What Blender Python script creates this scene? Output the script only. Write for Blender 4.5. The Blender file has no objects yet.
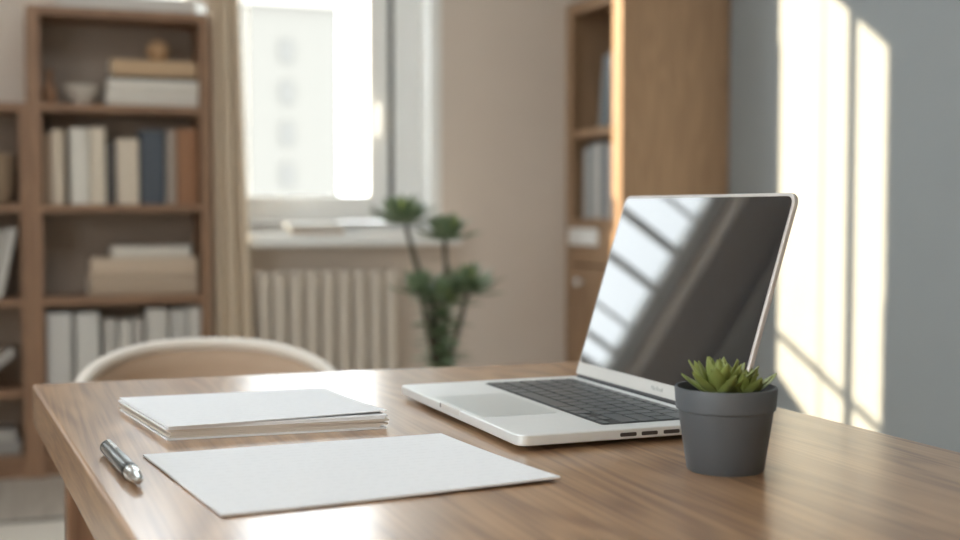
import bpy, bmesh, math, random
from mathutils import Vector, Matrix, Euler
C = bpy.context.scene
COL = C.collection
R = math.radians
random.seed(7)

# ------------------------------------------------------------------ camera, light, exposure
def hexc(h):
    h = h.lstrip('#')
    f = lambda c: c / 12.92 if c <= .04045 else ((c + .055) / 1.055) ** 2.4
    return tuple(f(int(h[i:i + 2], 16) / 255) for i in (0, 2, 4))

cam_data = bpy.data.cameras.new('camera')
cam = bpy.data.objects.new('camera', cam_data); COL.objects.link(cam)
cam.location = (0, 0, .926)
cam.rotation_euler = (R(90 - 2.773), 0, R(-20.624))
cam_data.sensor_width = 36
cam_data.lens = 36 * 1267.57 / 960
cam_data.clip_start = .02
cam_data.dof.use_dof = True
cam_data.dof.focus_distance = 1.12
cam_data.dof.aperture_fstop = 3.9
C.camera = cam

C.view_settings.view_transform = 'Standard'
C.view_settings.look = 'None'
C.view_settings.gamma = 1
C.view_settings.use_curve_mapping = False
C.view_settings.exposure = 0.0

w = bpy.data.worlds.new('sky'); C.world = w; w.use_nodes = True
bg = w.node_tree.nodes['Background']
bg.inputs['Color'].default_value = (.92, .96, 1.0, 1)
bg.inputs['Strength'].default_value = 6.0

sun_d = bpy.data.lights.new('sun', 'SUN'); sun = bpy.data.objects.new('sun', sun_d); COL.objects.link(sun)
sun_d.energy = 18; sun_d.angle = R(.5); sun_d.color = (1.0, .78, .54)
sun.rotation_euler = Vector((1, -.71, -.50)).to_track_quat('-Z', 'Y').to_euler()

def area(name, loc, direction, sx, sy, energy, color):
    d = bpy.data.lights.new(name, 'AREA'); o = bpy.data.objects.new(name, d); COL.objects.link(o)
    d.shape = 'RECTANGLE'; d.size = sx; d.size_y = sy; d.energy = energy; d.color = color
    o.location = loc; o.rotation_euler = Vector(direction).to_track_quat('-Z', 'Y').to_euler()
    return o
# unseen area lights added for brightness: side-window daylight and an overhead fill
area('side_window_daylight_fill', (-2.36, -.05, 1.75), (1, 0, -.05), 1.9, 1.5, 22, (.90, .96, 1.0))
area('overhead_fill', (.1, 2.3, 2.66), (0, 0, -1), 1.4, 1.4, 28, (.84, .94, 1.0))

# ------------------------------------------------------------------ materials
def mat(name, col, rough=.6, metal=0, noise=0.0, nscale=20, bump=0.0, bscale=200, stretch=(1, 1, 1), spec=.5, coat=0):
    m = bpy.data.materials.new(name); m.use_nodes = True
    nt = m.node_tree; b = nt.nodes['Principled BSDF']
    c = hexc(col) if isinstance(col, str) else col
    b.inputs['Base Color'].default_value = (*c, 1)
    b.inputs['Roughness'].default_value = rough
    b.inputs['Metallic'].default_value = metal
    b.inputs['Specular IOR Level'].default_value = spec
    b.inputs['Coat Weight'].default_value = coat
    tc = nt.nodes.new('ShaderNodeTexCoord'); mp = nt.nodes.new('ShaderNodeMapping')
    mp.inputs['Scale'].default_value = stretch
    nt.links.new(tc.outputs['Object'], mp.inputs['Vector'])
    n = nt.nodes.new('ShaderNodeTexNoise'); n.inputs['Scale'].default_value = nscale; n.inputs['Detail'].default_value = 5
    nt.links.new(mp.outputs[0], n.inputs['Vector'])
    mix = nt.nodes.new('ShaderNodeMix'); mix.data_type = 'RGBA'
    mix.inputs['A'].default_value = (*[x * (1 - noise) for x in c], 1)
    mix.inputs['B'].default_value = (*[min(1, x * (1 + noise)) for x in c], 1)
    nt.links.new(n.outputs['Fac'], mix.inputs['Factor'])
    nt.links.new(mix.outputs['Result'], b.inputs['Base Color'])
    if bump:
        n2 = nt.nodes.new('ShaderNodeTexNoise'); n2.inputs['Scale'].default_value = bscale
        nt.links.new(mp.outputs[0], n2.inputs['Vector'])
        bp = nt.nodes.new('ShaderNodeBump'); bp.inputs['Strength'].default_value = bump; bp.inputs['Distance'].default_value = .002
        nt.links.new(n2.outputs['Fac'], bp.inputs['Height']); nt.links.new(bp.outputs[0], b.inputs['Normal'])
    return m

def wood(name, dark, light, rough=.35, axis='Y', ring=9, fine=60, contrast=1.0, spec=.5, bump=.05):
    """grain running along one object axis, with cathedral rings and fine pores"""
    m = bpy.data.materials.new(name); m.use_nodes = True
    nt = m.node_tree; N = nt.nodes.new; L = nt.links.new
    b = nt.nodes['Principled BSDF']; b.inputs['Roughness'].default_value = rough
    b.inputs['Specular IOR Level'].default_value = spec
    tc = N('ShaderNodeTexCoord')
    def mp(s):
        q = N('ShaderNodeMapping')
        v = {'X': (s[1], s[0], s[0]), 'Y': (s[0], s[1], s[0]), 'Z': (s[0], s[0], s[1])}[axis]
        q.inputs['Scale'].default_value = v; L(tc.outputs['Object'], q.inputs['Vector']); return q
    a = mp((1, .16))
    n1 = N('ShaderNodeTexNoise'); n1.inputs['Scale'].default_value = ring; n1.inputs['Detail'].default_value = 2
    L(a.outputs[0], n1.inputs['Vector'])
    mu = N('ShaderNodeMath'); mu.operation = 'MULTIPLY'; mu.inputs[1].default_value = 14; L(n1.outputs['Fac'], mu.inputs[0])
    sn = N('ShaderNodeMath'); sn.operation = 'SINE'
    mu2 = N('ShaderNodeMath'); mu2.operation = 'MULTIPLY'; mu2.inputs[1].default_value = 6.0; L(mu.outputs[0], mu2.inputs[0])
    L(mu2.outputs[0], sn.inputs[0])
    f2 = mp((1, .02))
    n2 = N('ShaderNodeTexNoise'); n2.inputs['Scale'].default_value = fine * 4; n2.inputs['Detail'].default_value = 6
    L(f2.outputs[0], n2.inputs['Vector'])
    ad = N('ShaderNodeMath'); ad.operation = 'MULTIPLY_ADD'; ad.inputs[1].default_value = .16 * contrast
    L(sn.outputs[0], ad.inputs[0]); L(n2.outputs['Fac'], ad.inputs[2])
    rp = N('ShaderNodeValToRGB'); rp.color_ramp.elements[0].position = .22; rp.color_ramp.elements[1].position = .8
    rp.color_ramp.elements[0].color = (*hexc(dark), 1); rp.color_ramp.elements[1].color = (*hexc(light), 1)
    L(ad.outputs[0], rp.inputs['Fac']); L(rp.outputs['Color'], b.inputs['Base Color'])
    bp = N('ShaderNodeBump'); bp.inputs['Strength'].default_value = bump; bp.inputs['Distance'].default_value = .001
    L(ad.outputs[0], bp.inputs['Height']); L(bp.outputs[0], b.inputs['Normal'])
    return m

def glass_mat(name):
    m = bpy.data.materials.new(name); m.use_nodes = True; nt = m.node_tree
    out = nt.nodes['Material Output']; nt.nodes.remove(nt.nodes['Principled BSDF'])
    t = nt.nodes.new('ShaderNodeBsdfTransparent'); t.inputs[0].default_value = (.97, .985, .98, 1)
    g = nt.nodes.new('ShaderNodeBsdfGlossy'); g.inputs['Roughness'].default_value = .02
    lw = nt.nodes.new('ShaderNodeLayerWeight')
    pw = nt.nodes.new('ShaderNodeMath'); pw.operation = 'POWER'; pw.inputs[1].default_value = 4; nt.links.new(lw.outputs['Facing'], pw.inputs[0])
    fr = nt.nodes.new('ShaderNodeMath'); fr.operation = 'MULTIPLY_ADD'; fr.inputs[1].default_value = .5; fr.inputs[2].default_value = .02; nt.links.new(pw.outputs[0], fr.inputs[0])
    mx = nt.nodes.new('ShaderNodeMixShader')
    nt.links.new(fr.outputs[0], mx.inputs[0]); nt.links.new(t.outputs[0], mx.inputs[1]); nt.links.new(g.outputs[0], mx.inputs[2])
    nt.links.new(mx.outputs[0], out.inputs['Surface'])
    return m

M = {}
M['wall_back'] = mat('warm_wall_paint', '#d3c8bd', .9, noise=.03, nscale=6, bump=.1, bscale=150)
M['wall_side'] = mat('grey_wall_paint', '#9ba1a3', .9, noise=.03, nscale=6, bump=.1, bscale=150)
M['ceiling'] = mat('ceiling_paint', '#e6e2dc', .95)
M['floor'] = wood('pale_floor', '#a39a90', '#beb6ab', .5, 'Y', 4, 20, .6)
M['white'] = mat('white_lacquer', '#eceeed', .45, noise=.02)
M['grey_frame'] = mat('grey_white_frame', '#eceeed', .45, noise=.02)
M['seal'] = mat('dark_seal', '#5c5f60', .6)
M['glass'] = glass_mat('window_glass')
M['desk'] = wood('desk_oak', '#7f5c40', '#b68f68', .38, 'Y', 7, 60, .85, spec=.6, bump=.05)
_d = M['desk'].node_tree.nodes['Principled BSDF']; _d.inputs['Coat Weight'].default_value = 1; _d.inputs['Coat Roughness'].default_value = .21
M['desk_leg'] = wood('desk_leg_oak', '#5f4331', '#80624a', .5, 'Z', 8, 40)
M['shelf'] = wood('shelf_walnut', '#7d5f49', '#9a795f', .55, 'X', 9, 30, .8)
M['shelf_v'] = wood('shelf_walnut_upright', '#7d5f49', '#9a795f', .55, 'Z', 9, 30, .8)
M['shelf_back'] = mat('shelf_back_panel', '#94867a', .8, noise=.06, nscale=8)
M['cab'] = wood('oak_cabinet', '#8e7259', '#ac8e70', .5, 'Z', 6, 30, .7)
M['cab_in'] = wood('oak_cabinet_inside', '#7a5538', '#94704c', .6, 'Z', 6, 30, .6)
M['curtain'] = mat('linen_curtain', '#d6c6b0', .95, noise=.06, nscale=60, bump=.2, bscale=600)
M['curtain_light'] = mat('pale_linen_curtain', '#d8d4cc', .95, noise=.04, nscale=60)
M['radiator'] = mat('radiator_enamel', '#cfc5b8', .45, noise=.02)
M['alu'] = mat('brushed_aluminium', '#dfe2e2', .42, .35, noise=.02, nscale=80)
M['alu_lid'] = mat('aluminium_lid', '#cbc7c4', .45, .4, noise=.02, nscale=80)
M['alu_side'] = mat('aluminium_chin', '#d9d9d6', .45, .3, noise=.02, nscale=80)
M['pad'] = mat('touchpad_glass', '#cdd3d3', .3, .25, noise=.01)
M['key'] = mat('key_plastic', '#52575a', .34, noise=.05, nscale=90)
M['well'] = mat('keyboard_well', '#2b2d2f', .5, .2)
M['slot'] = mat('port_dark', '#3a3533', .6)
M['screen'] = mat('screen_glass', '#202327', .025, noise=.0)
M['screen'].node_tree.nodes['Principled BSDF'].inputs['IOR'].default_value = 2.0
M['mark'] = mat('chin_print', '#b2b5b3', .5)
M['rubber'] = mat('black_rubber', '#1a1a1a', .8)
M['paper'] = mat('white_paper', '#e5e7ea', .85, noise=.01)
M['paper_shaded'] = mat('shaded_white_paper', '#c9c0b6', .9, noise=.03)  # white paper with the shade on the stack's edges put into its colour
M['pot'] = mat('charcoal_pot', '#50555a', .5, noise=.05, nscale=40, bump=.05, bscale=500)
M['soil'] = mat('dark_soil', '#2c2522', .95, noise=.3, nscale=150, bump=.6, bscale=300)
M['pen'] = mat('pen_steel', '#757d80', .28, .8, noise=.02)
M['pen_dark'] = mat('pen_dark_ring', '#2f3335', .35, .4)
M['pen_tip'] = mat('pen_silver', '#d0d4d4', .25, .9)
M['chair'] = mat('chair_tan', '#b39c86', .7, noise=.04, nscale=30)
M['chair_rim'] = mat('chair_rim_cream', '#d3cbc0', .5)
M['chair_leg'] = wood('chair_leg_wood', '#7d5d42', '#9d7a58', .5, 'Z')
M['leaf'] = mat('leaf_green', '#76896a', .5, noise=.35, nscale=14)
M['leaf_lime'] = mat('leaf_lime', '#a3b25f', .5, noise=.2, nscale=20)
M['stem'] = mat('stem_brown', '#4d4a3c', .8, noise=.15)
M['rug'] = mat('cream_rug', '#cfc8bd', 1, noise=.08, nscale=80, bump=.5, bscale=400)
M['rug_edge'] = mat('rug_binding', '#6a625b', 1, noise=.1)
M['facade'] = mat('facade_plaster', '#73706a', .9, noise=.02, nscale=2)
M['facade_glass'] = mat('facade_window', '#6b6965', .9)
M['roof'] = mat('roof_grey', '#a8a29a', .8)

def succulent_mat():
    m = mat('succulent_leaf', '#818d4c', .42, noise=.22, nscale=60)
    return m
M['succ'] = succulent_mat()

def printed_paper():
    """white sheet with rows of very faint grey print"""
    m = mat('printed_paper', '#e5e7ea', .85, noise=.01)
    nt = m.node_tree; N = nt.nodes.new; L = nt.links.new; b = nt.nodes['Principled BSDF']
    src = b.inputs['Base Color'].links[0].from_socket
    tc = N('ShaderNodeTexCoord'); sx = N('ShaderNodeSeparateXYZ'); L(tc.outputs['Object'], sx.inputs[0])
    def math_(op, a, bb=None):
        n = N('ShaderNodeMath'); n.operation = op
        for i, v in enumerate((a, bb)):
            if v is None: continue
            if isinstance(v, (int, float)): n.inputs[i].default_value = v
            else: L(v, n.inputs[i])
        return n.outputs[0]
    fr = math_('FRACT', math_('MULTIPLY', sx.outputs['Y'], 85.0))
    row = math_('LESS_THAN', fr, .28)
    mp = N('ShaderNodeMapping'); mp.inputs['Scale'].default_value = (140, 85, 1); L(tc.outputs['Object'], mp.inputs['Vector'])
    ns = N('ShaderNodeTexNoise'); ns.inputs['Scale'].default_value = 1.0; L(mp.outputs[0], ns.inputs['Vector'])
    word = math_('GREATER_THAN', ns.outputs['Fac'], .5)
    fac = math_('MULTIPLY', math_('MULTIPLY', row, word), .06)
    mx = N('ShaderNodeMix'); mx.data_type = 'RGBA'; L(fac, mx.inputs['Factor'])
    L(src, mx.inputs['A']); mx.inputs['B'].default_value = (.25, .26, .28, 1)
    L(mx.outputs['Result'], b.inputs['Base Color'])
    return m
M['print'] = printed_paper()

# ------------------------------------------------------------------ builders
class MB:
    def __init__(s): s.bm = bmesh.new()
    def box(s, x0, x1, y0, y1, z0, z1, mtx=None):
        v = [s.bm.verts.new(p) for p in ((x0, y0, z0), (x1, y0, z0), (x1, y1, z0), (x0, y1, z0), (x0, y0, z1), (x1, y0, z1), (x1, y1, z1), (x0, y1, z1))]
        if mtx:
            for q in v: q.co = mtx @ q.co
        for f in ((0, 3, 2, 1), (4, 5, 6, 7), (0, 1, 5, 4), (1, 2, 6, 5), (2, 3, 7, 6), (3, 0, 4, 7)): s.bm.faces.new([v[i] for i in f])
        return s
    def prism(s, poly, z0, z1):
        a = [s.bm.verts.new((x, y, z0)) for x, y in poly]; b = [s.bm.verts.new((x, y, z1)) for x, y in poly]
        n = len(poly); s.bm.faces.new(a[::-1]); s.bm.faces.new(b)
        for i in range(n): s.bm.faces.new((a[i], a[(i + 1) % n], b[(i + 1) % n], b[i]))
        return s
    def rrect(s, x0, x1, y0, y1, r, z0, z1, seg=6):
        p = []
        for cx, cy, a0 in ((x1 - r, y1 - r, 0), (x0 + r, y1 - r, 90), (x0 + r, y0 + r, 180), (x1 - r, y0 + r, 270)):
            for k in range(seg + 1):
                a = R(a0 + 90 * k / seg); p.append((cx + r * math.cos(a), cy + r * math.sin(a)))
        return s.prism(p, z0, z1)
    def tube(s, pts, radii, n=12, caps=True):
        pts = [Vector(p) for p in pts]
        if not isinstance(radii, (list, tuple)): radii = [radii] * len(pts)
        rings = []
        for i, p in enumerate(pts):
            d = (pts[min(i + 1, len(pts) - 1)] - pts[max(i - 1, 0)]).normalized()
            a = d.orthogonal().normalized() if i == 0 else (pa - d * pa.dot(d)).normalized()
            pa = a; b = d.cross(a)
            rings.append([s.bm.verts.new(p + radii[i] * (a * math.cos(2 * math.pi * k / n) + b * math.sin(2 * math.pi * k / n))) for k in range(n)])
        for i in range(len(rings) - 1):
            for k in range(n): s.bm.faces.new((rings[i][k], rings[i][(k + 1) % n], rings[i + 1][(k + 1) % n], rings[i + 1][k]))
        if caps: s.bm.faces.new(rings[0][::-1]); s.bm.faces.new(rings[-1])
        return s
    def lathe(s, prof, n=48, close=False, center=(0, 0)):
        rings = []
        for r, z in prof:
            rings.append([s.bm.verts.new((center[0] + max(r, 1e-5) * math.cos(2 * math.pi * k / n), center[1] + max(r, 1e-5) * math.sin(2 * math.pi * k / n), z)) for k in range(n)])
        m = len(rings)
        for i in range(m if close else m - 1):
            a, b = rings[i], rings[(i + 1) % m]
            for k in range(n): s.bm.faces.new((a[k], a[(k + 1) % n], b[(k + 1) % n], b[k]))
        if not close:
            s.bm.faces.new(rings[0][::-1]); s.bm.faces.new(rings[-1])
        return s
    def leaf(s, base, dirv, up, length, width, thick, curl=.25, n=7):
        d = Vector(dirv).normalized(); up = Vector(up); side = d.cross(up).normalized(); nrm = side.cross(d).normalized()
        base = Vector(base); rings = []
        for i in range(n + 1):
            t = i / n
            c = base + d * length * t + nrm * (length * curl * t * t)
            wd = width * (.55 + 1.3 * t - 1.85 * t ** 3 + .02) * .75 if t < 1 else width * .03
            wd = max(wd, width * .03); th = thick * (1 - .75 * t)
            ring = []
            for k in range(8):
                a = 2 * math.pi * k / 8
                ring.append(s.bm.verts.new(c + side * wd * .5 * math.cos(a) + nrm * th * .5 * math.sin(a) + nrm * abs(math.cos(a)) * wd * .12))
            rings.append(ring)
        for i in range(n):
            for k in range(8): s.bm.faces.new((rings[i][k], rings[i][(k + 1) % 8], rings[i + 1][(k + 1) % 8], rings[i + 1][k]))
        s.bm.faces.new(rings[0][::-1]); s.bm.faces.new(rings[-1])
        return s
    def build(s, name, m, parent=None, loc=(0, 0, 0), rot=(0, 0, 0), smooth=False, bevel=0, bseg=2):
        bmesh.ops.recalc_face_normals(s.bm, faces=s.bm.faces)
        me = bpy.data.meshes.new(name); s.bm.to_mesh(me); s.bm.free()
        o = bpy.data.objects.new(name, me); COL.objects.link(o)
        if m: me.materials.append(m)
        o.parent = parent; o.location = loc; o.rotation_euler = rot
        if smooth:
            for p in me.polygons: p.use_smooth = True
            try: me.set_sharp_from_angle(angle=R(40))
            except Exception: pass
        if bevel:
            b = o.modifiers.new('bevel', 'BEVEL'); b.width = bevel; b.segments = bseg; b.limit_method = 'ANGLE'; b.angle_limit = R(40)
        return o

def tag(o, label, cat, group=None, kind=None):
    o['label'] = label; o['category'] = cat
    if group: o['group'] = group
    if kind: o['kind'] = kind
    return o
def thing(name, label, cat, loc=(0, 0, 0), rot=(0, 0, 0), group=None):
    o = bpy.data.objects.new(name, None); COL.objects.link(o); o.location = loc; o.rotation_euler = rot
    o.empty_display_size = .05
    return tag(o, label, cat, group)
def struct(o, label=None, cat=None):
    o['kind'] = 'structure'
    if label: o['label'] = label
    if cat: o['category'] = cat
    return o

# ------------------------------------------------------------------ room shell
XL, XR, YF, YB, ZC = -2.4, 2.686, -1.6, 4.85, 2.75
T = .25
struct(MB().box(XL - T, XR + T, YF - T, YB + T, -.1, 0).build('floor', M['floor']), 'pale grey wooden floor under the desk and bookcases', 'floor')
struct(MB().box(XL - T, XR + T, YF - T, YB + T, ZC, ZC + .1).build('ceiling', M['ceiling']), 'plain off-white ceiling above the room', 'ceiling')
W1 = (.22, 1.658, .83, 2.68); W2 = (-1.36, -.80, 1.32, 2.60)
b = MB()
b.box(XL - T, W2[0], YB, YB + T, 0, ZC); b.box(W2[1], W1[0], YB, YB + T, 0, ZC); b.box(W1[1], XR + T, YB, YB + T, 0, ZC)
for q in (W1, W2):
    b.box(q[0], q[1], YB, YB + T, 0, q[2]); b.box(q[0], q[1], YB, YB + T, q[3], ZC)
struct(b.build('wall_back', M['wall_back']), 'warm beige back wall around the bright window', 'wall')
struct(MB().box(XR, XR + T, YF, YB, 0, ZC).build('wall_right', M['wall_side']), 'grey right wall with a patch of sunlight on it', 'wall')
b = MB(); W3 = (-1.05, .95, .95, 2.5)
b.box(XL - T, XL, YF, W3[0], 0, ZC); b.box(XL - T, XL, W3[1], YB, 0, ZC)
b.box(XL - T, XL, W3[0], W3[1], 0, W3[2]); b.box(XL - T, XL, W3[0], W3[1], W3[3], ZC)
struct(b.build('wall_left', M['wall_back']), 'plain left wall outside the picture', 'wall')
struct(MB().box(XL - T, XR + T, YF - T, YF, 0, ZC).build('wall_front', M['wall_back']), 'plain wall behind the viewer', 'wall')
struct(MB().box(.69, 2.2, YB - .014, YB, 0, .075).build('baseboard_back', M['white'], bevel=.003))
struct(MB().box(XR - .014, XR, YF, 4.33, 0, .075).build('baseboard_right', M['white'], bevel=.003))

# window_1 (the bright one)
GY = 5.0
win = bpy.data.objects.new('window_1', None); COL.objects.link(win); win.location = (1.0, GY, .83)
struct(win, 'bright white framed window above the radiator', 'window')
def P(mb, name, m, parent, **k):      # geometry given in world axes, parented to a thing at its location
    o = mb.build(name, m, parent, **k); o.location = -Vector(parent.location); return o
P(MB().box(.22, .36, GY - .03, GY + .05, .83, 2.68).box(1.50, 1.61, GY - .03, GY + .05, .83, 2.68)
  .box(.36, 1.50, GY - .03, GY + .05, 2.61, 2.68).box(.36, 1.50, GY - .03, GY + .05, .83, .872), 'frame', M['grey_frame'], win, bevel=.004)
P(MB().box(1.61, 1.658, YB - .004, GY + .05, .83, 2.68), 'casing', M['white'], win, bevel=.004)
P(MB().box(1.395, 1.482, GY - .012, GY + .03, .875, 2.61).box(.706, 1.395, GY - .045, GY + .03, .875, .977), 'sash', M['grey_frame'], win, bevel=.006)
P(MB().box(1.482, 1.50, GY - .02, GY + .03, .875, 2.61), 'seal', M['seal'], win)
P(MB().box(.664, .701, GY - .012, GY + .012, .872, 2.61), 'mullion', M['grey_frame'], win, bevel=.002)
P(MB().box(.36, .669, GY - .03, GY + .03, .872, .977), 'lower_rail', M['grey_frame'], win, bevel=.004)
P(MB().box(.908, .914, GY - .003, GY + .003, .977, 2.61), 'glazing_bar', M['white'], win)
P(MB().box(.36, .669, GY - .003, GY + .003, .977, 2.61), 'pane', M['glass'], win)
P(MB().box(.699, .908, GY - .003, GY + .003, .977, 2.61), 'pane', M['glass'], win)
P(MB().box(.914, 1.395, GY - .003, GY + .003, .977, 2.61), 'pane', M['glass'], win)
P(MB().box(1.428, 1.446, GY - .05, GY - .012, 1.33, 1.345).box(1.425, 1.449, GY - .065, GY - .05, 1.22, 1.35), 'handle', M['white'], win, bevel=.004)
tag(struct(MB().box(.86, 1.70, YB - .13, YB + .12, .782, .83).build('trim_1', M['white'], bevel=.006)), 'white window sill board above the radiator', 'window sill')

# window_2 (left of the bookcase, seen in the laptop's screen)
win2 = bpy.data.objects.new('window_2', None); COL.objects.link(win2); win2.location = (-1.08, GY, 1.32)
struct(win2, 'barred window whose bright panes mirror in the laptop screen', 'window')
P(MB().box(-1.36, -1.28, GY - .03, GY + .05, 1.32, 2.60).box(-.88, -.80, GY - .03, GY + .05, 1.32, 2.60)
  .box(-1.28, -.88, GY - .03, GY + .05, 2.53, 2.60).box(-1.28, -.88, GY - .03, GY + .05, 1.32, 1.385), 'frame', M['grey_frame'], win2, bevel=.004)
for z, h in ((1.475, .024), (1.605, .014), (1.815, .033), (2.01, .036), (2.185, .014)):
    P(MB().box(-1.28, -.88, GY - .02, GY + .02, z - h / 2, z + h / 2), 'glazing_bar', M['grey_frame'], win2)
P(MB().box(-1.28, -.88, GY - .003, GY + .003, 1.385, 2.53), 'pane', M['glass'], win2)

# window_3 (side window left of the desk, out of the frame)
win3 = bpy.data.objects.new('window_3', None); COL.objects.link(win3); win3.location = (XL - .12, 0, .95)
struct(win3, 'side window left of the desk, outside the picture', 'window')
P(MB().box(XL - .16, XL - .08, -1.05, -.98, .95, 2.5).box(XL - .16, XL - .08, .88, .95, .95, 2.5)
  .box(XL - .16, XL - .08, -.98, .88, 2.43, 2.5).box(XL - .16, XL - .08, -.98, .88, .95, 1.02), 'frame', M['white'], win3, bevel=.004)
P(MB().box(XL - .123, XL - .117, -.98, .88, 1.02, 2.43), 'pane', M['glass'], win3)

# outside: unseen rail added for the slanting shadow, and the building across the street
r_ = thing('shadow_rail', 'unseen outside rail added to cast the slanting wall shadow', 'rail', (.3, 5.38, .0))
p0, p1 = Vector((-.20, 5.35, 1.595)), Vector((.772, 5.35, 1.416))
P(MB().tube([p0, p1], .014, 10), 'shadow_bar', M['seal'], r_)
P(MB().tube([(-.19, 5.35, -.1), (-.19, 5.35, 1.593)], .008, 8), 'shadow_rail_post', M['seal'], r_)
bl = thing('apartment_building', 'pale sunlit apartment building beyond the bright window', 'building', (3, 40, -8))
P(MB().box(-6, 10.2, 40, 52, -8, 7.35), 'facade', M['facade'], bl)
P(MB().box(-6.2, 10.35, 39.8, 52, 7.35, 7.6), 'roof', M['roof'], bl)
for x, z in ((8.5, 5.9), (8.5, 4.6), (8.5, 3.3), (8.5, 2.0), (5.9, 5.9), (5.9, 4.6), (5.9, 3.3), (5.9, 2.0)):
    P(MB().box(x - .19, x + .19, 39.93, 40.02, z - .33, z + .33), 'window', M['facade_glass'], bl)

# ------------------------------------------------------------------ curtain, radiator
def curtain(name, m, label, x0t, x1t, x0b, x1b, yc, zt, zb, folds, amp):
    bm = bmesh.new(); nx, nz = folds * 10, 40; g = []
    for j in range(nz + 1):
        t = j / nz; row = []
        for i in range(nx + 1):
            s = i / nx
            x0 = x0t if zt + (zb - zt) * t > 1.70 else x0b
            x = x0 + (x1t * (1 - t) + x1b * t - x0) * s
            y = yc + amp * (.75 + .25 * t) * math.sin(2 * math.pi * folds * s + .5 * math.sin(3 * t)) + amp * .2 * math.sin(9 * s + 2 * t)
            row.append(bm.verts.new((x, y, zt + (zb - zt) * t)))
        g.append(row)
    for j in range(nz):
        for i in range(nx): bm.faces.new((g[j][i], g[j][i + 1], g[j + 1][i + 1], g[j + 1][i]))
    mb = MB(); mb.bm.free(); mb.bm = bm
    o = mb.build(name, m, smooth=True)
    so = o.modifiers.new('cloth', 'SOLIDIFY'); so.thickness = .004
    return tag(o, label, 'curtain')
curtain('curtain', M['curtain'], 'tan linen curtain hanging between bookcase and window', .575, .785, .702, .868, 4.655, ZC, .02, 3, .026)
curtain('curtain', M['curtain_light'], 'pale curtain by the barred window, outside the picture', -1.80, -1.60, -1.80, -1.58, 4.74, ZC, .02, 4, .03)

rad = thing('radiator', 'cream ribbed radiator under the window sill', 'radiator', (1.14, 4.74, 0))
for i in range(9):
    x = .908 + i * .0625
    P(MB().rrect(x - .026, x + .026, 4.70, 4.79, .02, .13, .685), 'section', M['radiator'], rad, smooth=True, bevel=.006)
for z in (.17, .645):
    P(MB().tube([(.89, 4.745, z), (1.435, 4.745, z)], .014, 10), 'manifold', M['radiator'], rad, smooth=True)
P(MB().tube([(1.43, 4.745, .17), (1.50, 4.745, .17), (1.50, 4.745, 0)], .009, 10), 'pipe', M['radiator'], rad, smooth=True)
for x in (.92, 1.40):
    P(MB().box(x - .012, x + .012, 4.73, 4.76, 0, .14), 'foot', M['radiator'], rad)

# ------------------------------------------------------------------ desk
desk = thing('desk', 'brown wooden desk holding the laptop and papers', 'desk', (.42, .85, 0))
quad = [(.029, 1.5728), (.1116, .10), (.766, .10), (.7485, 1.5497)]
P(MB().prism(quad, .672, .72), 'tabletop', M['desk'], desk, bevel=.0035, bseg=3)
for x0, y0 in ((.060, 1.425), (.672, 1.425), (.135, .14), (.672, .14)):
    P(MB().box(x0, x0 + .06, y0, y0 + .075, 0, .672), 'leg', M['desk_leg'], desk, bevel=.003)
P(MB().box(.12, .672, 1.455, 1.477, .60, .672), 'rail', M['desk_leg'], desk)
P(MB().box(.195, .672, .165, .187, .60, .672), 'rail', M['desk_leg'], desk)

# ------------------------------------------------------------------ laptop
LW, LD, LH, LA = .335, .2147, .216, R(72.7)
lap = thing('laptop', 'open silver laptop with a dark glossy screen on the desk', 'laptop', (.402, 1.318, .72), (0, 0, R(-89.5)))
base = MB().rrect(0, LW, 0, LD, .011, .0046, .0140).build('base', M['alu'], lap, smooth=True, bevel=.0012)
for x, y in ((.03, .025), (LW - .03, .025), (.03, LD - .03), (LW - .03, LD - .03)):
    MB().lathe([(.009, 0), (.009, .0047)], 20, center=(x, y)).build('rubber_foot', M['rubber'], base)
MB().rrect(LW / 2 - .068, LW / 2 + .068, .006, .082, .004, .01395, .01425).build('touchpad', M['pad'], base)
MB().box(LW / 2 - .030, LW / 2 + .022, -.0004, .0022, .0085, .01415).build('finger_notch', M['alu_side'], base, bevel=.0002)
MB().box(LW / 2 - .0325, LW / 2 - .030, -.0005, .002, .0095, .0135).build('notch_slit', M['slot'], base)
for y0, y1 in ((.096, .112), (.117, .133), (.139, .155)):
    MB().rrect(y0, y1, -.0017, .0017, .0012, -.0004, .0004, 4).build('port', M['slot'], base, (LW, 0, .0088), (R(90), 0, R(90)))
kb = MB().rrect(.0235, LW - .0235, .0905, .1985, .003, .0138, .01415).build('keyboard', M['well'], lap)
KX0, KX1, KY0, KY1 = .0250, LW - .0250, .0918, .1972
rows = [[1] * 14,
        [1] * 13 + [1.6],
        [1.6] + [1] * 13,
        [1.85] + [1] * 11 + [1.9],
        [2.4] + [1] * 10 + [2.45],
        [1, 1, 1, 1.25, 5.2, 1.25, 1, 'arrows']]
rh = [.6, 1, 1, 1, 1, 1]; tot = sum(rh); y = KY1
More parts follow.
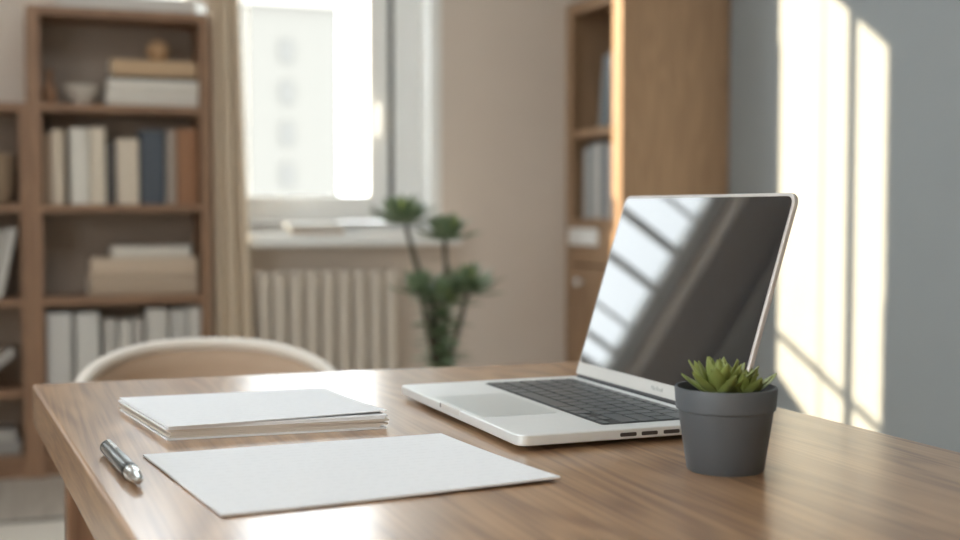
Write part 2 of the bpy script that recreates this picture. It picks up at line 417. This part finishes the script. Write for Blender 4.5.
for row, h in zip(rows, rh):
    hh = (KY1 - KY0) * h / tot
    fixed = [k for k in row if k != 'arrows']
    if 'arrows' in row:
        unit = (KX1 - KX0) / 14.6; xs = KX0
    else:
        unit = (KX1 - KX0) / sum(fixed); xs = KX0
    g = .0013
    def key(x0, x1, y0, y1): MB().rrect(x0 + g, x1 - g, y0 + g, y1 - g, .0016, .0141, .0152, 3).build('key', M['key'], kb, bevel=.0003, bseg=1)
    for k in row:
        if k == 'arrows':
            ux = (KX1 - xs) / 3
            key(xs, xs + ux, y - hh, y - hh / 2); key(xs + ux, xs + 2 * ux, y - hh, y - hh / 2)
            key(xs + ux, xs + 2 * ux, y - hh / 2, y); key(xs + 2 * ux, xs + 3 * ux, y - hh, y - hh / 2)
        else:
            key(xs, xs + k * unit, y - hh, y); xs += k * unit
    y -= hh
lid = MB().rrect(0, LW, .001, LH, .011, -.0048, 0).build('lid', M['alu_lid'], lap, (0, LD - .003, .0145), (LA, 0, 0), smooth=True, bevel=.0010)
MB().rrect(.0035, LW - .0035, .0165, LH - .0035, .0085, -.0006, .0005).build('screen', M['screen'], lid, smooth=True)
MB().rrect(.0015, LW - .0015, .0025, .0160, .002, -.0006, .00035).build('chin', M['alu_side'], lid)
MB().tube([(.012, LD - .0035, .0142), (LW - .012, LD - .0035, .0142)], .0032, 10).build('hinge', M['well'], lap, smooth=True)
cu = bpy.data.curves.new('chin_text', 'FONT'); cu.body = 'MacBook'; cu.size = .0066; cu.align_x = 'CENTER'; cu.align_y = 'CENTER'; cu.extrude = .0001
tmp = bpy.data.objects.new('tmp_text', cu); COL.objects.link(tmp)
bpy.context.view_layer.update()
me = bpy.data.meshes.new_from_object(tmp.evaluated_get(bpy.context.evaluated_depsgraph_get()))
bpy.data.objects.remove(tmp)
lo = bpy.data.objects.new('lettering', me); COL.objects.link(lo); lo.parent = lid; me.materials.clear(); me.materials.append(M['mark'])
lo.location = (LW * .56, .0093, .0005)

# ------------------------------------------------------------------ papers
def sheet(name, corners, z0, th, m, label, group=None, lift=(0, 0, 0, 0), n=10, wob=0.0, cat='paper'):
    """corners: far-left, near-left, near-right, far-right on the desk; lift raises each corner smoothly"""
    cx = sum(c[0] for c in corners) / 4; cy = sum(c[1] for c in corners) / 4
    bm = bmesh.new(); top = []; bot = []
    for j in range(n + 1):
        t = j / n; rt = []; rb = []
        for i in range(n + 1):
            s = i / n
            fl, nl, nr, fr = [Vector((*c, 0)) for c in corners]
            p = (fl * (1 - t) + nl * t) * (1 - s) + (fr * (1 - t) + nr * t) * s
            z = lift[0] * ((1 - s) * (1 - t)) ** 3 + lift[1] * ((1 - s) * t) ** 3 + lift[2] * (s * t) ** 3 + lift[3] * (s * (1 - t)) ** 3
            z += wob * (math.sin(5 * s + 1) * math.sin(4 * t) + 1) * .5
            rt.append(bm.verts.new((p.x - cx, p.y - cy, z + th))); rb.append(bm.verts.new((p.x - cx, p.y - cy, z)))
        top.append(rt); bot.append(rb)
    for j in range(n):
        for i in range(n):
            bm.faces.new((top[j][i], top[j + 1][i], top[j + 1][i + 1], top[j][i + 1]))
            bm.faces.new((bot[j][i], bot[j][i + 1], bot[j + 1][i + 1], bot[j + 1][i]))
    for k in range(n):
        for a in (lambda q: (q[0][k], q[0][k + 1]), lambda q: (q[n][k], q[n][k + 1]), lambda q: (q[k][0], q[k + 1][0]), lambda q: (q[k][n], q[k + 1][n])):
            t0, t1 = a(top); b0, b1 = a(bot); bm.faces.new((t0, t1, b1, b0))
    mb = MB(); mb.bm.free(); mb.bm = bm
    o = mb.build(name, m, None, (cx, cy, z0), smooth=True)
    return tag(o, label, cat, group)
sheet('paper_sheet', [(.1058, 1.0754), (.1335, .843), (.3902, .8654), (.3688, 1.0803)], .7202, .0016, M['print'],
      'single white sheet with faint print lying in front of the paper stack', lift=(0, .0005, .0022, .0004), wob=.0008)
# the little pile: loose sheets, bottom to top
fl, nl, nr, fr = Vector((.1085, 1.332)), Vector((.1335, 1.143)), Vector((.331, 1.135)), Vector((.318, 1.324))
ords = ['bottom sheet of the small paper stack, lying on the desk', 'second sheet from the bottom of the paper stack', 'third sheet from the bottom of the paper stack',
        'fourth sheet from the bottom of the paper stack', 'fourth sheet from the top of the paper stack', 'third sheet from the top of the paper stack', 'second sheet from the top of the paper stack']
z = .7202
jr = [(.002, -.002), (-.003, .001), (.004, 0), (0, .002), (.005, -.001), (.001, .001), (.004, .002)]
jl = [(0, 0), (.002, .001), (-.001, .002), (.003, .001), (.001, .002), (-.001, .001), (.001, .0005)]
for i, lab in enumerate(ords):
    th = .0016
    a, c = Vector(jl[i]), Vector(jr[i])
    sheet('paper_sheet', [tuple(fl + a), tuple(nl + a), tuple(nr + c), tuple(fr + c)], z, th, M['paper_shaded'] if i in (1, 2, 3, 4) else M['paper'],
          'thick shade-tinted white ' + lab if i in (1, 2, 3, 4) else 'white ' + lab, 'sheets in the small paper stack')
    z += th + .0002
sheet('paper_sheet', [(.1085, 1.330), (.1340, 1.136), (.3375, 1.1465), (.3190, 1.322)], z + .0002, .0007, M['print'],
      'white top sheet of the paper stack with its right corner lifting', 'sheets in the small paper stack', lift=(0, 0, .0018, .0003), wob=.0003)

# ------------------------------------------------------------------ pen
A0, A1 = Vector((.0783, 1.103, 0)), Vector((.0905, .953, 0))
pl = (A1 - A0).length
pen = thing('pen', 'silver grey ballpoint pen lying left of the papers', 'pen', (A0.x, A0.y, .7265), (0, R(90), math.atan2(A1.y - A0.y, A1.x - A0.x)))
rr = .0062
def pl_(prof, name, m): # profile along the pen's length, pen's local z is its length
    return MB().lathe(prof, 28).build(name, m, pen, smooth=True)
pl_([(.0058, .010), (rr, .013), (rr, .105), (.0059, .107)], 'barrel', M['pen'])
pl_([(.0001, .0), (.0032, .0006), (.0036, .003), (.0036, .0075)], 'button', M['pen_tip'])
pl_([(.0050, .0068), (.0062, .0078), (.0062, .0102), (.0058, .0104)], 'collar', M['pen_dark'])
pl_([(.0060, .1068), (.0065, .1082), (.0065, .1165), (.0060, .118)], 'ring', M['pen_dark'])
pl_([(.0058, .1178), (.0060, .124), (.0054, .134), (.0038, pl - .0035), (.0012, pl)], 'tip', M['pen_tip'])
MB().rrect(-.0014, .0014, .012, .052, .001, 0, .0011, 4).build('clip', M['pen_tip'], pen, (-.0062, 0, 0), (R(90), 0, R(-90)))

# ------------------------------------------------------------------ small succulent
pt = thing('potted_succulent', 'small green succulent in a charcoal pot beside the laptop', 'plant', (.5316, .862, .72))
MB().lathe([(.0001, 0), (.0290, 0), (.0302, .0012), (.0372, .0476), (.0389, .0488), (.0402, .0650), (.0396, .0662), (.0382, .0662), (.0374, .0640),
            (.0360, .052), (.0001, .052)], 64).build('pot', M['pot'], pt, smooth=True)
MB().lathe([(.0001, .0515), (.0362, .0515), (.0364, .0585), (.02, .0605), (.0001, .061)], 40).build('soil', M['soil'], pt, smooth=True)
def rosette(mb, c, n, rad, thick, tilt0, tilt1, wfac=.42, seed=1, curl=.3, up0=.002):
    rnd = random.Random(seed)
    for i in range(n):
        t = i / (n - 1); az = i * 2.39996 + rnd.uniform(-.2, .2)
        el = R(tilt0 + (tilt1 - tilt0) * t + rnd.uniform(-6, 6)); ln = rad * (1 - .45 * t) * rnd.uniform(.85, 1.1)
        d = Vector((math.cos(az) * math.cos(el), math.sin(az) * math.cos(el), math.sin(el)))
        up = Vector((-math.cos(az) * math.sin(el), -math.sin(az) * math.sin(el), math.cos(el)))
        mb.leaf(Vector(c) + Vector((math.cos(az), math.sin(az), 0)) * rad * .06 + Vector((0, 0, up0 * t)), d, up, ln, ln * wfac, thick, curl)
mb = MB()
rosette(mb, (-.006, 0, .0585), 28, .037, .0058, 14, 78, .50, 3, .22, .006)
rosette(mb, (.013, -.006, .0585), 18, .031, .0052, 14, 72, .52, 5, .22, .004)
rosette(mb, (.006, .014, .0585), 12, .028, .0052, 20, 72, .52, 8, .22, .004)
mb.build('leaves', M['succ'], pt, smooth=True)

# ------------------------------------------------------------------ chair
ch = thing('tub_chair', 'rounded tan tub chair with a pale rim behind the desk', 'chair', (.313, 2.04, 0), (0, 0, R(-2)))
def shell(r_in, z_lo, zf, name, m, tz=0):
    bm = bmesh.new(); nA, nZ = 40, 8; g = []
    for i in range(nA + 1):
        ph = R(-112 + 224 * i / nA); row = []
        for j in range(nZ + 1):
            t = j / nZ; zt = zf(ph); zz = z_lo + (zt - z_lo) * t
            r = r_in * (.80 + .20 * t ** .7)
            row.append(bm.verts.new((r * math.sin(ph), r * .95 * math.cos(ph), zz)))
        g.append(row)
    for i in range(nA):
        for j in range(nZ): bm.faces.new((g[i][j], g[i + 1][j], g[i + 1][j + 1], g[i][j + 1]))
    mb = MB(); mb.bm.free(); mb.bm = bm
    o = mb.build(name, m, ch, smooth=True)
    so = o.modifiers.new('thick', 'SOLIDIFY'); so.thickness = .018; so.offset = 0
    return o
ztop = lambda ph: .688 - .105 * abs(math.sin(ph / 2) / math.sin(R(56))) ** 2.6
shell(.212, .40, ztop, 'backrest', M['chair'])
rim = [(.212 * math.sin(R(-112 + 224 * i / 40)), .212 * .95 * math.cos(R(-112 + 224 * i / 40)), ztop(R(-112 + 224 * i / 40))) for i in range(41)]
MB().tube(rim, .0125, 12).build('rim', M['chair_rim'], ch, smooth=True)
MB().lathe([(.001, .385), (.17, .385), (.195, .40), (.197, .43), (.17, .448), (.001, .452)], 40).build('seat', M['chair'], ch, smooth=True)
for sx, sy in ((-1, -1), (1, -1), (-1, 1), (1, 1)):
    MB().tube([(sx * .115, sy * .115, .388), (sx * .17, sy * .17, 0)], [.017, .011], 12).build('leg', M['chair_leg'], ch, smooth=True)

# ------------------------------------------------------------------ bookcases
BY0, BY1 = 4.58, 4.82
bk = thing('bookcase', 'tall brown bookcase full of books left of the curtain', 'bookcase', (.39, 4.7, 0))
def shelf_unit(o, x0, x1, zt, shelves, t=.028, tl=None):
    tl = tl or t
    P(MB().box(x0, x0 + tl, BY0, BY1, 0, zt), 'side_panel', M['shelf_v'], o, bevel=.002)
    P(MB().box(x1 - t, x1, BY0, BY1, 0, zt), 'side_panel', M['shelf_v'], o, bevel=.002)
    P(MB().box(x0 + tl, x1 - t, BY0, BY1, zt - .03, zt), 'top_panel', M['shelf'], o, bevel=.002)
    P(MB().box(x0 + tl, x1 - t, BY1 - .012, BY1 - .002, .05, zt - .03), 'back_panel', M['shelf_back'], o)
    for z in shelves:
        P(MB().box(x0 + tl, x1 - t, BY0 + .002, BY1 - .012, z - .026, z), 'shelf', M['shelf'], o, bevel=.002)
    P(MB().box(x0 + tl, x1 - t, BY0 + .02, BY0 + .035, 0, .05), 'plinth', M['shelf'], o)
SH = [1.285, .940, .618, .305, .076]; LIFT = .0012
shelf_unit(bk, .084, .692, 1.615, SH, tl=.044)
bl_ = thing('bookcase', 'lower brown bookcase at the left edge beside the tall one', 'bookcase', (-.3, 4.7, 0))
shelf_unit(bl_, -.60, .0835, 1.285, SH[1:])

def book(label, x, y, z, t, h, d, col, rotz=0, tilt=0, lying=False, pages='#ddd6c8', group=None, name='book', face=(0, -1)):
    """upright: spine faces -Y, x is its centre, z its foot; lying: h runs along X, t is the height"""
    rot = (0, R(90), 0) if lying else (0, R(tilt), R(rotz))
    loc = (x - h / 2, y, z + t / 2) if lying else (x, y, z)
    if lying and rotz: rot = (0, R(90), R(rotz))
    loc = (loc[0], loc[1], loc[2] + .0012)
    o = thing(name, label, 'book' if name == 'book' else name, loc, rot, group)
    key = 'cover_' + col
    if key not in M: M[key] = mat('book_cover_' + col.strip('#'), col, .65, noise=.05, nscale=30)
    kp = 'pages_' + pages
    if kp not in M: M[kp] = mat('book_pages_' + pages.strip('#'), pages, .9, noise=.06, nscale=120, stretch=(8, 1, 1))
    c = min(.0028, t * .12)
    m = MB()
    m.box(-t / 2, -t / 2 + c, .004, d, 0, h); m.box(t / 2 - c, t / 2, .004, d, 0, h)
    arc = [(t / 2 * math.cos(R(a)), .004 + .006 * math.sin(R(a))) for a in range(180, 361, 20)]
    m.prism(arc + [(t / 2 - c, .006), (-t / 2 + c, .006)], 0, h)
    m.build('cover', M[key], o)
    MB().box(-t / 2 + c, t / 2 - c, .0065, d - .004, .003, h - .003).build('pages', M[kp], o)
    return o
G2 = 'books on the second shelf of the tall bookcase'
z2 = SH[1]
for x0, x1, h, col, lab in [
        (.131, .156, .245, '#8a7460', 'narrow brown book at the left end of the second shelf'),
        (.160, .204, .255, '#c6b8a5', 'cream book second from left on the second shelf'),
        (.222, .284, .262, '#d8d3c9', 'wide white book left of centre on the second shelf'),
        (.287, .340, .265, '#d2c6b4', 'tall cream book beside the wide white book'),
        (.344, .374, .215, '#54504e', 'short dark block filling the shaded gap between two cream books'),  # dark block stands in for the shaded gap between the books
        (.378, .452, .228, '#d0c3b1', 'shorter wide cream book left of the navy book'),
        (.459, .543, .260, '#4a515a', 'thick navy book on the second shelf'),
        (.547, .581, .262, '#9c8f84', 'grey beige book between navy and orange books'),
        (.584, .657, .268, '#93694b', 'orange brown book at the right end of the shelf')]:
    book(lab, (x0 + x1) / 2, BY0 + .025, z2, x1 - x0 - .001, h, .17, col, group=G2)
G4 = 'binders on the fourth shelf of the tall bookcase'
z4 = SH[3]
for x0, x1, h, col, lab in [
        (.137, .219, .258, '#c6c4c0', 'wide pale grey binder at the left end of the fourth shelf'),
        (.231, .311, .256, '#cbc9c4', 'wide pale binder second from left on the fourth shelf'),
        (.326, .368, .232, '#bdb9b3', 'narrow grey book third from left on the fourth shelf'),
        (.376, .419, .228, '#c9c5be', 'narrow pale book in the middle of the fourth shelf'),
        (.425, .460, .230, '#b3aea8', 'thin grey book right of the middle of the fourth shelf'),
        (.470, .546, .263, '#c6c2bb', 'tall pale binder right of the thin grey book'),
        (.556, .612, .260, '#bcb9b4', 'grey binder second from right on the fourth shelf'),
        (.617, .662, .266, '#c9c5be', 'pale binder at the right end of the fourth shelf')]:
    book(lab, (x0 + x1) / 2, BY0 + .025, z4, x1 - x0 - .001, h, .18, col, group=G4)
Gt = 'books lying on the top shelf'
z = SH[0]
for t, x0, x1, col, lab in [(.046, .345, .660, '#cfc9bf', 'thick white book lowest in the pile on the top shelf'),
                            (.046, .350, .662, '#d2ccc2', 'thick white book in the middle of the top shelf pile'),
                            (.012, .356, .655, '#4b4540', 'thin dark slab filling the shaded gap under the tan book'),  # dark slab stands in for the shade between the stacked books
                            (.056, .362, .655, '#b89c7c', 'tan book topmost in the top shelf pile')]:
    book(lab, (x0 + x1) / 2, BY0 + .03, z, t, x1 - x0, .175, col, lying=True, group=Gt); z += t + .0003
G3 = 'books lying on the third shelf'
z = SH[2]
for t, x0, x1, col, lab in [(.072, .278, .653, '#a99784', 'thick tan book lowest in the third shelf pile'),
                            (.060, .286, .650, '#c0ad98', 'beige book in the middle of the third shelf pile'),
                            (.040, .358, .628, '#cdc6bb', 'shorter pale book topmost in the third shelf pile')]:
    book(lab, (x0 + x1) / 2, BY0 + .03, z, t, x1 - x0, .175, col, lying=True, group=G3); z += t + .0003
# top shelf ornaments
M['clay'] = mat('clay', '#8d6a50', .8, noise=.1); M['bowl'] = mat('bowl_glaze', '#c7bfb3', .4, noise=.03); M['ball'] = mat('tan_ball', '#b28f6a', .7, noise=.1)
v = thing('vase', 'small brown clay vase at the left of the top shelf', 'vase', (.160, 4.66, SH[0] + .0012))
MB().lathe([(.001, 0), (.016, 0), (.026, .028), (.023, .052), (.011, .076), (.010, .105), (.015, .118), (.012, .118), (.008, .10), (.001, .07)], 32).build('body', M['clay'], v, smooth=True)
v = thing('bowl', 'pale ceramic bowl left of the book pile on the top shelf', 'bowl', (.270, 4.69, SH[0] + .0012))
MB().lathe([(.001, 0), (.028, 0), (.030, .008), (.058, .040), (.068, .070), (.064, .070), (.054, .040), (.024, .014), (.001, .012)], 40).build('body', M['bowl'], v, smooth=True)
v = thing('ball_ornament', 'round tan ornament resting on the top shelf book pile', 'ornament', (.532, 4.69, SH[0] + .1612))
MB().lathe([(.001, 0), (.012, .001)] + [(.041 * math.sin(R(a)), .041 - .041 * math.cos(R(a)) + .0005) for a in range(24, 180, 12)] + [(.001, .083)], 36).build('ball', M['ball'], v, smooth=True)
tag(MB().rrect(.185, .655, 4.60, 4.80, .004, 1.615, 1.665).build('top_box', mat('pale_card', '#c9c5bf', .8, noise=.03), bevel=.003), 'flat pale box lying on top of the tall bookcase', 'box')
# low bookcase contents
bs = thing('basket', 'tan woven basket on the top shelf of the lower bookcase', 'basket', (-.047, 4.69, SH[1] + .001))
M['wicker'] = mat('wicker', '#a08a72', .85, noise=.3, nscale=90, bump=.8, bscale=160, stretch=(1, 1, 3))
MB().lathe([(.001, 0), (.075, 0), (.088, .05), (.092, .13), (.095, .165), (.089, .168), (.085, .13), (.080, .05), (.068, .008), (.001, .008)], 40).build('body', M['wicker'], bs, smooth=True)
MB().tube([(.092 * math.cos(R(a)), .092 * math.sin(R(a)), .168) for a in range(0, 361, 10)], .006, 8).build('rim', M['wicker'], bs, smooth=True)
Gl = 'books leaning on the second shelf of the lower bookcase'
for x, tl, t, h, col, lab in [(-.090, 12, .030, .235, '#4a4744', 'dark book leaning at the left of the lower bookcase'),
                              (-.052, 12, .026, .235, '#b9b5ae', 'pale grey book leaning against the dark book'),
                              (-.018, 12, .030, .240, '#c6c3bd', 'whitish book leaning rightmost on the lower bookcase')]:
    book(lab, x - .001, BY0 + .03, SH[2] + .0048, t, h, .17, col, tilt=tl, group=Gl)
book('grey book leaning steeply on the third shelf of the lower bookcase', -.122, BY0 + .03, SH[3] + .0115, .028, .19, .16, '#a9a6a1', tilt=52)
book('grey book lying on the bottom shelf of the lower bookcase', -.085, BY0 + .03, SH[4], .05, .26, .17, '#8f8c88', lying=True)
book('pale book lying on top of the bottom grey book', -.085, BY0 + .03, SH[4] + .0503, .035, .23, .17, '#a5a19b', lying=True)

# ------------------------------------------------------------------ oak cabinet in the corner
cb = thing('cabinet', 'tall oak cabinet with open shelves in the right corner', 'cabinet', (2.45, 4.59, 0))
CX0, CX1, CY0, CY1, CZ = 2.207, 2.680, 4.339, 4.846, 1.765
P(MB().box(CX0 + .02, CX1, CY0, CY0 + .022, 0, CZ), 'side_panel', M['cab'], cb, bevel=.002)
P(MB().box(CX0 + .02, CX1, CY1 - .022, CY1, 0, CZ), 'side_panel', M['cab'], cb, bevel=.002)
P(MB().box(CX0 + .02, CX1, CY0 + .022, CY1 - .022, CZ - .03, CZ), 'top_panel', M['cab'], cb)
P(MB().box(CX1 - .012, CX1 - .002, CY0 + .022, CY1 - .022, .06, CZ - .03), 'back_panel', M['cab_in'], cb)
P(MB().box(CX0, CX0 + .02, CY0, CY0 + .078, 0, CZ).box(CX0, CX0 + .02, CY1 - .058, CY1, 0, CZ).box(CX0, CX0 + .02, CY0 + .078, CY1 - .058, CZ - .045, CZ), 'face_frame', M['cab'], cb, bevel=.002)
for z in (1.248, .885):
    P(MB().box(CX0 + .004, CX1 - .012, CY0 + .022, CY1 - .022, z - .034, z), 'shelf', M['cab'], cb)
dr = P(MB().box(CX0 - .004, CX0 + .018, CY0 + .081, CY1 - .061, .700, .848), 'drawer', M['cab'], cb, bevel=.003)
dp = MB().rrect(-.13, .13, -.034, .034, .012, 0, .016, 6).build('pull', M['white'], dr, (CX0 - .004, 4.650, .812), (R(90), 0, R(-90)), smooth=True, bevel=.004)
do = P(MB().box(CX0 - .004, CX0 + .018, CY0 + .081, CY1 - .061, .06, .692), 'door', M['cab'], cb, bevel=.003)
MB().lathe([(.006, 0), (.006, .012), (.015, .018), (.016, .026), (.010, .032), (.001, .033)], 24).build('knob', M['white'], do, (CX0 - .004, 4.674, .628), (0, R(-90), 0), smooth=True)
P(MB().box(CX0 + .02, CX1 - .02, CY0 + .03, CY1 - .03, .0, .06), 'plinth', M['cab_in'], cb)
def cbook(label, yc, z, t, h, d, col, tilt=0, group=None):   # spine faces -X
    o = book(label, 0, 0, 0, t, h, d, col, group=group)
    o.rotation_euler = Euler((0, R(tilt), R(-90)), 'XYZ'); o.location = (CX0 + .045, yc, z)
    return o
Gc = 'books in the oak cabinet'
cbook('pale blue grey book on the upper shelf of the oak cabinet', 4.500, 1.249, .07, .30, .2, '#a2abb0', 0, Gc)
cbook('grey blue book leaning left on the upper cabinet shelf', 4.610, 1.252, .05, .285, .2, '#7f878c', 9, Gc)
for yc, t, h, col, lab in [(4.752, .045, .285, '#c2c4c4', 'white book leftmost on the lower shelf of the cabinet'),
                           (4.700, .050, .300, '#9aa0a4', 'blue grey book second from left in the cabinet'),
                           (4.646, .052, .305, '#cfcfcc', 'white book in the middle of the lower cabinet shelf'),
                           (4.590, .052, .295, '#7b8288', 'dark grey book right of the middle white one'),
                           (4.534, .052, .300, '#b9b6b4', 'pale book second from right in the cabinet'),
                           (4.482, .044, .290, '#8d6a62', 'reddish book rightmost on the lower cabinet shelf')]:
    cbook(lab, yc, .886, t, h, .2, col, 0, Gc)

tag(MB().rrect(2.212, 2.60, 4.343, 4.53, .006, 1.766, 2.15).build('top_box', mat('sun_block_grey_card', '#8f8b86', .8, noise=.04), bevel=.003), 'unseen grey box added on the oak cabinet to block sun', 'box')  # added out of view to trim the sun patch beside the cabinet

# ------------------------------------------------------------------ things on the window sill
book('tan book lying on the window sill under the white one', 1.125, 4.735, .8302, .014, .20, .10, '#b49a80', lying=True)
book('white book lying on the tan book on the window sill', 1.113, 4.735, .8445, .026, .21, .10, '#dcdedc', lying=True)

# ------------------------------------------------------------------ tall plant by the window
pp = thing('potted_plant', 'tall leafy plant with three green crowns beside the window', 'plant', (1.255, 3.68, 0))
M['pot_big'] = mat('pale_planter', '#b9b2a8', .6, noise=.05)
MB().lathe([(.001, 0), (.10, 0), (.125, .24), (.132, .25), (.132, .27), (.120, .27), (.116, .24), (.001, .235)], 40).build('planter', M['pot_big'], pp, smooth=True)
MB().lathe([(.001, .232), (.117, .236), (.115, .25), (.001, .256)], 32).build('soil', M['soil'], pp, smooth=True)
st = MB()
st.tube([(.0, .0, .24), (-.005, 0, .45), (-.03, 0, .64), (-.075, .01, .76), (-.105, .015, .875)], [.014, .012, .010, .008, .007], 10)
st.tube([(.012, 0, .24), (.012, 0, .55), (.02, 0, .70), (.018, .01, .83)], [.012, .010, .008, .007], 10)
st.tube([(.0, .01, .24), (.03, .01, .45), (.07, .0, .60), (.085, -.01, .665)], [.011, .009, .008, .007], 10)
st.tube([(-.01, -.01, .24), (-.02, -.01, .45), (-.055, -.02, .60), (-.07, -.02, .66)], [.011, .009, .008, .007], 10)
st.build('stem', M['stem'], pp, smooth=True)
def crown(c, n, rad, seed, m, t0=-12, t1=72, wf=.5):
    mb = MB(); rosette(mb, c, n, rad, .006, t0, t1, wf, seed, .18, .02); return mb.build('crown', m, pp, smooth=True)
crown((-.112, .015, .880), 36, .118, 11, M['leaf'], 0)
crown((-.128, -.012, .910), 8, .055, 12, M['leaf_lime'], 15)
crown((.022, .01, .830), 34, .112, 13, M['leaf'], 0)
crown((.035, -.01, .862), 7, .050, 14, M['leaf_lime'], 10)
crown((.085, -.01, .665), 30, .125, 15, M['leaf'], -5)
crown((.088, -.03, .705), 7, .055, 16, M['leaf_lime'], 10)
crown((-.075, -.02, .665), 26, .105, 17, M['leaf'], -5)
crown((.0, -.03, .640), 30, .125, 18, M['leaf'], -15, 70)
crown((-.005, -.06, .650), 7, .06, 19, M['leaf_lime'], 0, 60)
for z_, sd in ((.585, 21), (.53, 22), (.475, 23), (.42, 24)):
    crown((.0, .0, z_), 20, .10, sd, M['leaf'], -25, 40)

# ------------------------------------------------------------------ rug
rg = thing('rug', 'cream rug with a dark edge on the floor left of the desk', 'rug', (-.6, 3.0, 0))
P(MB().box(-1.6, .9, 2.5, 3.89, 0, .012), 'pile', M['rug'], rg, bevel=.004)
P(MB().box(-1.63, .93, 3.89, 3.93, 0, .011).box(-1.63, .93, 2.46, 2.5, 0, .011).box(-1.63, -1.6, 2.5, 3.89, 0, .011).box(.9, .93, 2.5, 3.89, 0, .011), 'binding', M['rug_edge'], rg)
